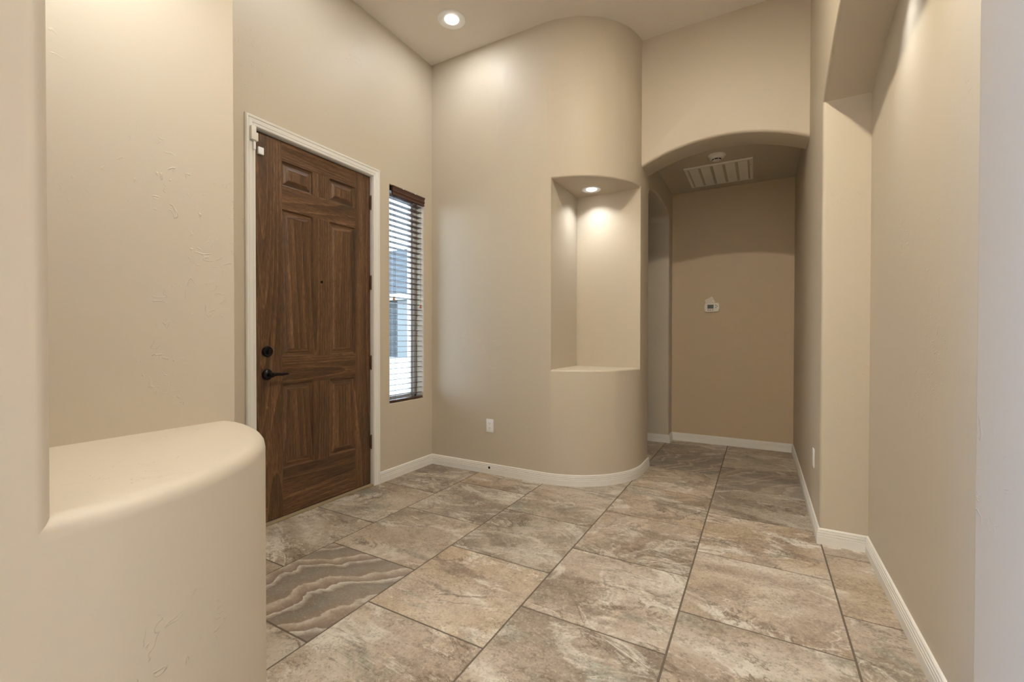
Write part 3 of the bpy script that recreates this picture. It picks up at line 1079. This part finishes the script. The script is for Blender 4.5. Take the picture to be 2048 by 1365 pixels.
def build_vent():
    x0, x1, y0, y1 = -0.655, -0.062, 4.560, 5.165
    cx, cy = (x0 + x1) / 2, (y0 + y1) / 2
    e = empty('return_air_grille', (cx, cy, ZH))
    tag(e, 'large white return air grille with five louvre panels in the hall ceiling', 'vent')
    hx, hy = (x1 - x0) / 2, (y1 - y0) / 2
    bm = bmesh.new()
    w = 0.030
    # frame with a sloped outer flange
    pr = [(0.0, 0.0), (0.0, -0.004), (0.008, -0.012), (w, -0.012), (w, -0.004), (w, 0.0)]
    rs = []
    for sx, sy in ((-1, -1), (1, -1), (1, 1), (-1, 1)):
        rs.append([bm.verts.new((sx * (hx - a), sy * (hy - a), z)) for a, z in pr])
    for i in range(4):
        for j in range(len(pr) - 1):
            bm.faces.new((rs[i][j], rs[(i + 1) % 4][j], rs[(i + 1) % 4][j + 1], rs[i][j + 1]))
    finish(bm, 'frame', M_OFFW, e, 30)
    n = 5
    ix = hx - w
    iy = hy - w
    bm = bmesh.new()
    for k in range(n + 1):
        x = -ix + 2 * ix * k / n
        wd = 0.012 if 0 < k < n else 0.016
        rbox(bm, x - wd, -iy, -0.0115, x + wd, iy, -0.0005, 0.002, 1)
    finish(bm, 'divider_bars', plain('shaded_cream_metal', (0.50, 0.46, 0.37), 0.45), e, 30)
    bm = bmesh.new()
    m = 44
    for k in range(m):
        y = -iy + 2 * iy * (k + 0.5) / m
        t = bmesh.new()
        box(t, -ix, -0.0060, -0.0005, ix, 0.0060, 0.0005)
        merge(bm, t, Matrix.Translation((0, y, -0.0080)) @ Matrix.Rotation(R(-12), 4, 'X'))
    finish(bm, 'louvres', M_OFFW, e)
    bm = bmesh.new()
    box(bm, -ix, -iy, -0.0006, ix, iy, 0.0)
    finish(bm, 'filter_backing', plain('grey_filter', (0.55, 0.51, 0.46), 0.9), e)
    for px, py in ((ix + 0.008, -iy * 0.55), (ix - 0.11, -iy * 0.1)):
        bm = bmesh.new()
        lathe(bm, [(0.005, -0.0120), (0.004, -0.0138), (0.0, -0.0140)], (px, py, 0), 'Z', 12, cap=False)
        finish(bm, 'screw', M_GREY, e, 40)


build_vent()


# ------------------------------------------------------------------ thermostat and card
def build_thermostat():
    cx, cz = -0.461, 1.507
    e = empty('thermostat', (cx, YE, cz))
    tag(e, 'white digital thermostat with small grey display on the hall end wall', 'thermostat')
    w, h = 0.076, 0.050
    bm = bmesh.new()
    pts = [(-w * 0.86, -h), (w * 0.86, -h), (w * 0.97, -h * 0.6), (w, 0), (w * 0.97, h * 0.6), (w * 0.86, h), (-w * 0.86, h), (-w * 0.97, h * 0.6), (-w, 0), (-w * 0.97, -h * 0.6)]
    extrude_poly(bm, [(x, 0.0, z) for x, z in pts], (0, -0.024, 0))
    front = [ed for ed in bm.edges if all(v.co.y < -0.02 for v in ed.verts)]
    bmesh.ops.bevel(bm, geom=front, offset=0.006, segments=3, profile=0.5, affect='EDGES')
    finish(bm, 'body', M_OFFW, e, 35)
    bm = bmesh.new()
    rbox(bm, -0.043, -0.0255, -0.014, 0.018, -0.0235, 0.028, 0.0008, 1)
    finish(bm, 'display', M_LCD, e)
    for x, z in ((-0.036, -0.030), (-0.014, -0.030), (0.009, -0.029), (0.041, 0.022), (0.054, 0.010), (0.041, -0.002)):
        bm = bmesh.new()
        lathe(bm, [(0.0052, -0.024), (0.0052, -0.0262), (0.004, -0.027), (0.0, -0.027)], (x, 0, z), 'Y', 16, cap=False)
        finish(bm, 'button', plain('grey_button', (0.14, 0.11, 0.09), 0.5) if 'grey_button' not in bpy.data.materials else bpy.data.materials['grey_button'], e, 40)
    # instruction slip tucked behind
    m, n, b = new_mat('printed_card')
    tc = nd(n, 'ShaderNodeTexCoord')
    sp = nd(n, 'ShaderNodeSeparateXYZ')
    n.links.new(tc.outputs['Object'], sp.inputs[0])
    fr = mth(n, 'FRACT', mth(n, 'MULTIPLY', sp.outputs['Z'], 82.0))
    ln = smooth(n, fr, 0.62, 0.74)
    wr = smooth(n, noise(n, tc.outputs['Object'], 95.0, 2), 0.36, 0.46)
    n.links.new(mix(n, mth(n, 'MULTIPLY', ln, wr), (0.95, 0.86, 0.76), (0.34, 0.26, 0.20)), b.inputs['Base Color'])
    b.inputs['Roughness'].default_value = 0.7
    bm = bmesh.new()
    box(bm, -0.042, -0.0032, -0.040, 0.042, -0.0004, 0.034)
    for zz in (0.034, 0.0215, 0.009, -0.0035):
        box(bm, -0.044, -0.0042, zz - 0.0035, 0.0425, -0.0030, zz)
    o = finish(bm, 'instruction_card', m)
    o.location = (-0.481, YE, 1.578)
    o.rotation_euler = (0, R(-29), 0)
    tag(o, 'small printed paper card tilted behind the thermostat', 'card')


build_thermostat()


# ------------------------------------------------------------------ wall outlets
def build_outlet(loc, rotz, label):
    """built facing -Y, back on y=0"""
    e = empty('wall_outlet', loc, (0, 0, rotz))
    tag(e, label, 'outlet', 'wall outlets')
    bm = bmesh.new()
    rbox(bm, -0.036, -0.006, -0.058, 0.036, 0.0, 0.058, 0.0025, 2)
    finish(bm, 'cover_plate', M_WHITE, e, 40)
    for z in (0.0195, -0.0195):
        bm = bmesh.new()
        pts = []
        for k in range(24):
            a = 2 * pi * k / 24
            pts.append((0.0165 * cos(a), -0.0062, z + max(-0.0125, min(0.0125, 0.0165 * sin(a)))))
        extrude_poly(bm, pts, (0, -0.0016, 0))
        rc = finish(bm, 'receptacle', M_WHITE, e)
        bm = bmesh.new()
        box(bm, -0.0075, -0.0081, z - 0.001, -0.0052, -0.0077, z + 0.0075)
        box(bm, 0.0052, -0.0081, z + 0.000, 0.0075, -0.0077, z + 0.0070)
        lathe(bm, [(0.0026, -0.0077), (0.0026, -0.0081)], (0, 0, z - 0.0068), 'Y', 12)
        finish(bm, 'slots', M_GREY, rc)
    bm = bmesh.new()
    lathe(bm, [(0.0028, -0.006), (0.0024, -0.0070), (0.0, -0.0071)], (0, 0, 0), 'Y', 12, cap=False)
    finish(bm, 'screw', M_OFFW, e, 40)


build_outlet((-2.023, YB, 0.414), 0, 'white duplex outlet low on the niche wall between corner and curve')
build_outlet((XR, 3.375, 0.415), R(-90), 'white duplex outlet on the right hall wall, seen edge on')

# ------------------------------------------------------------------ outside, through the sidelight
def out_mat(name, c1, c2, axis, scale, rough=0.9):
    m, n, b = new_mat(name)
    g = nd(n, 'ShaderNodeNewGeometry').outputs['Position']
    s = nd(n, 'ShaderNodeSeparateXYZ')
    n.links.new(g, s.inputs[0])
    fr = mth(n, 'FRACT', mth(n, 'MULTIPLY', s.outputs[axis], scale))
    k = mth(n, 'ADD', mth(n, 'MULTIPLY', smooth(n, fr, 0.0, 0.9), 0.6), mth(n, 'MULTIPLY', noise(n, g, 0.8, 5), 0.4))
    n.links.new(mix(n, k, c1, c2), b.inputs['Base Color'])
    b.inputs['Roughness'].default_value = rough
    return m


gm = plain('pale_concrete_ground', (0.30, 0.30, 0.29), 0.9)
bm = bmesh.new(); box(bm, -60, -20, -0.4, -2.9, 60, -0.16)
tag(finish(bm, 'ground', gm), kind='structure')
hs = empty('neighbour_house', (-21, 21.4, -0.15))
tag(hs, 'grey house with blue-grey roof and pale eave seen through the blind', 'house')
bm = bmesh.new(); box(bm, -14, 0.3, 0, 17, 6, 3.75)
finish(bm, 'wall', out_mat('grey_render', (0.036, 0.040, 0.041), (0.062, 0.067, 0.069), 'Z', 1.6), hs)
bm = bmesh.new()
extrude_poly(bm, [(-14.6, 0.0, 4.1), (-14.6, 4.2, 8.05), (-14.6, 8.4, 4.1)], (32.2, 0, 0))
finish(bm, 'roof', out_mat('blue_grey_roof', (0.028, 0.033, 0.038), (0.058, 0.064, 0.068), 'Z', 3.0), hs)
bm = bmesh.new(); box(bm, -14.6, -0.05, 3.72, 17.6, 0.2, 4.12)
finish(bm, 'fascia', plain('white_fascia', (0.36, 0.36, 0.34), 0.7), hs)
bm = bmesh.new(); box(bm, 0.3, 0.2, 0.0, 1.5, 0.3, 3.7)
finish(bm, 'pilaster', plain('pale_render', (0.13, 0.14, 0.14), 0.8), hs)
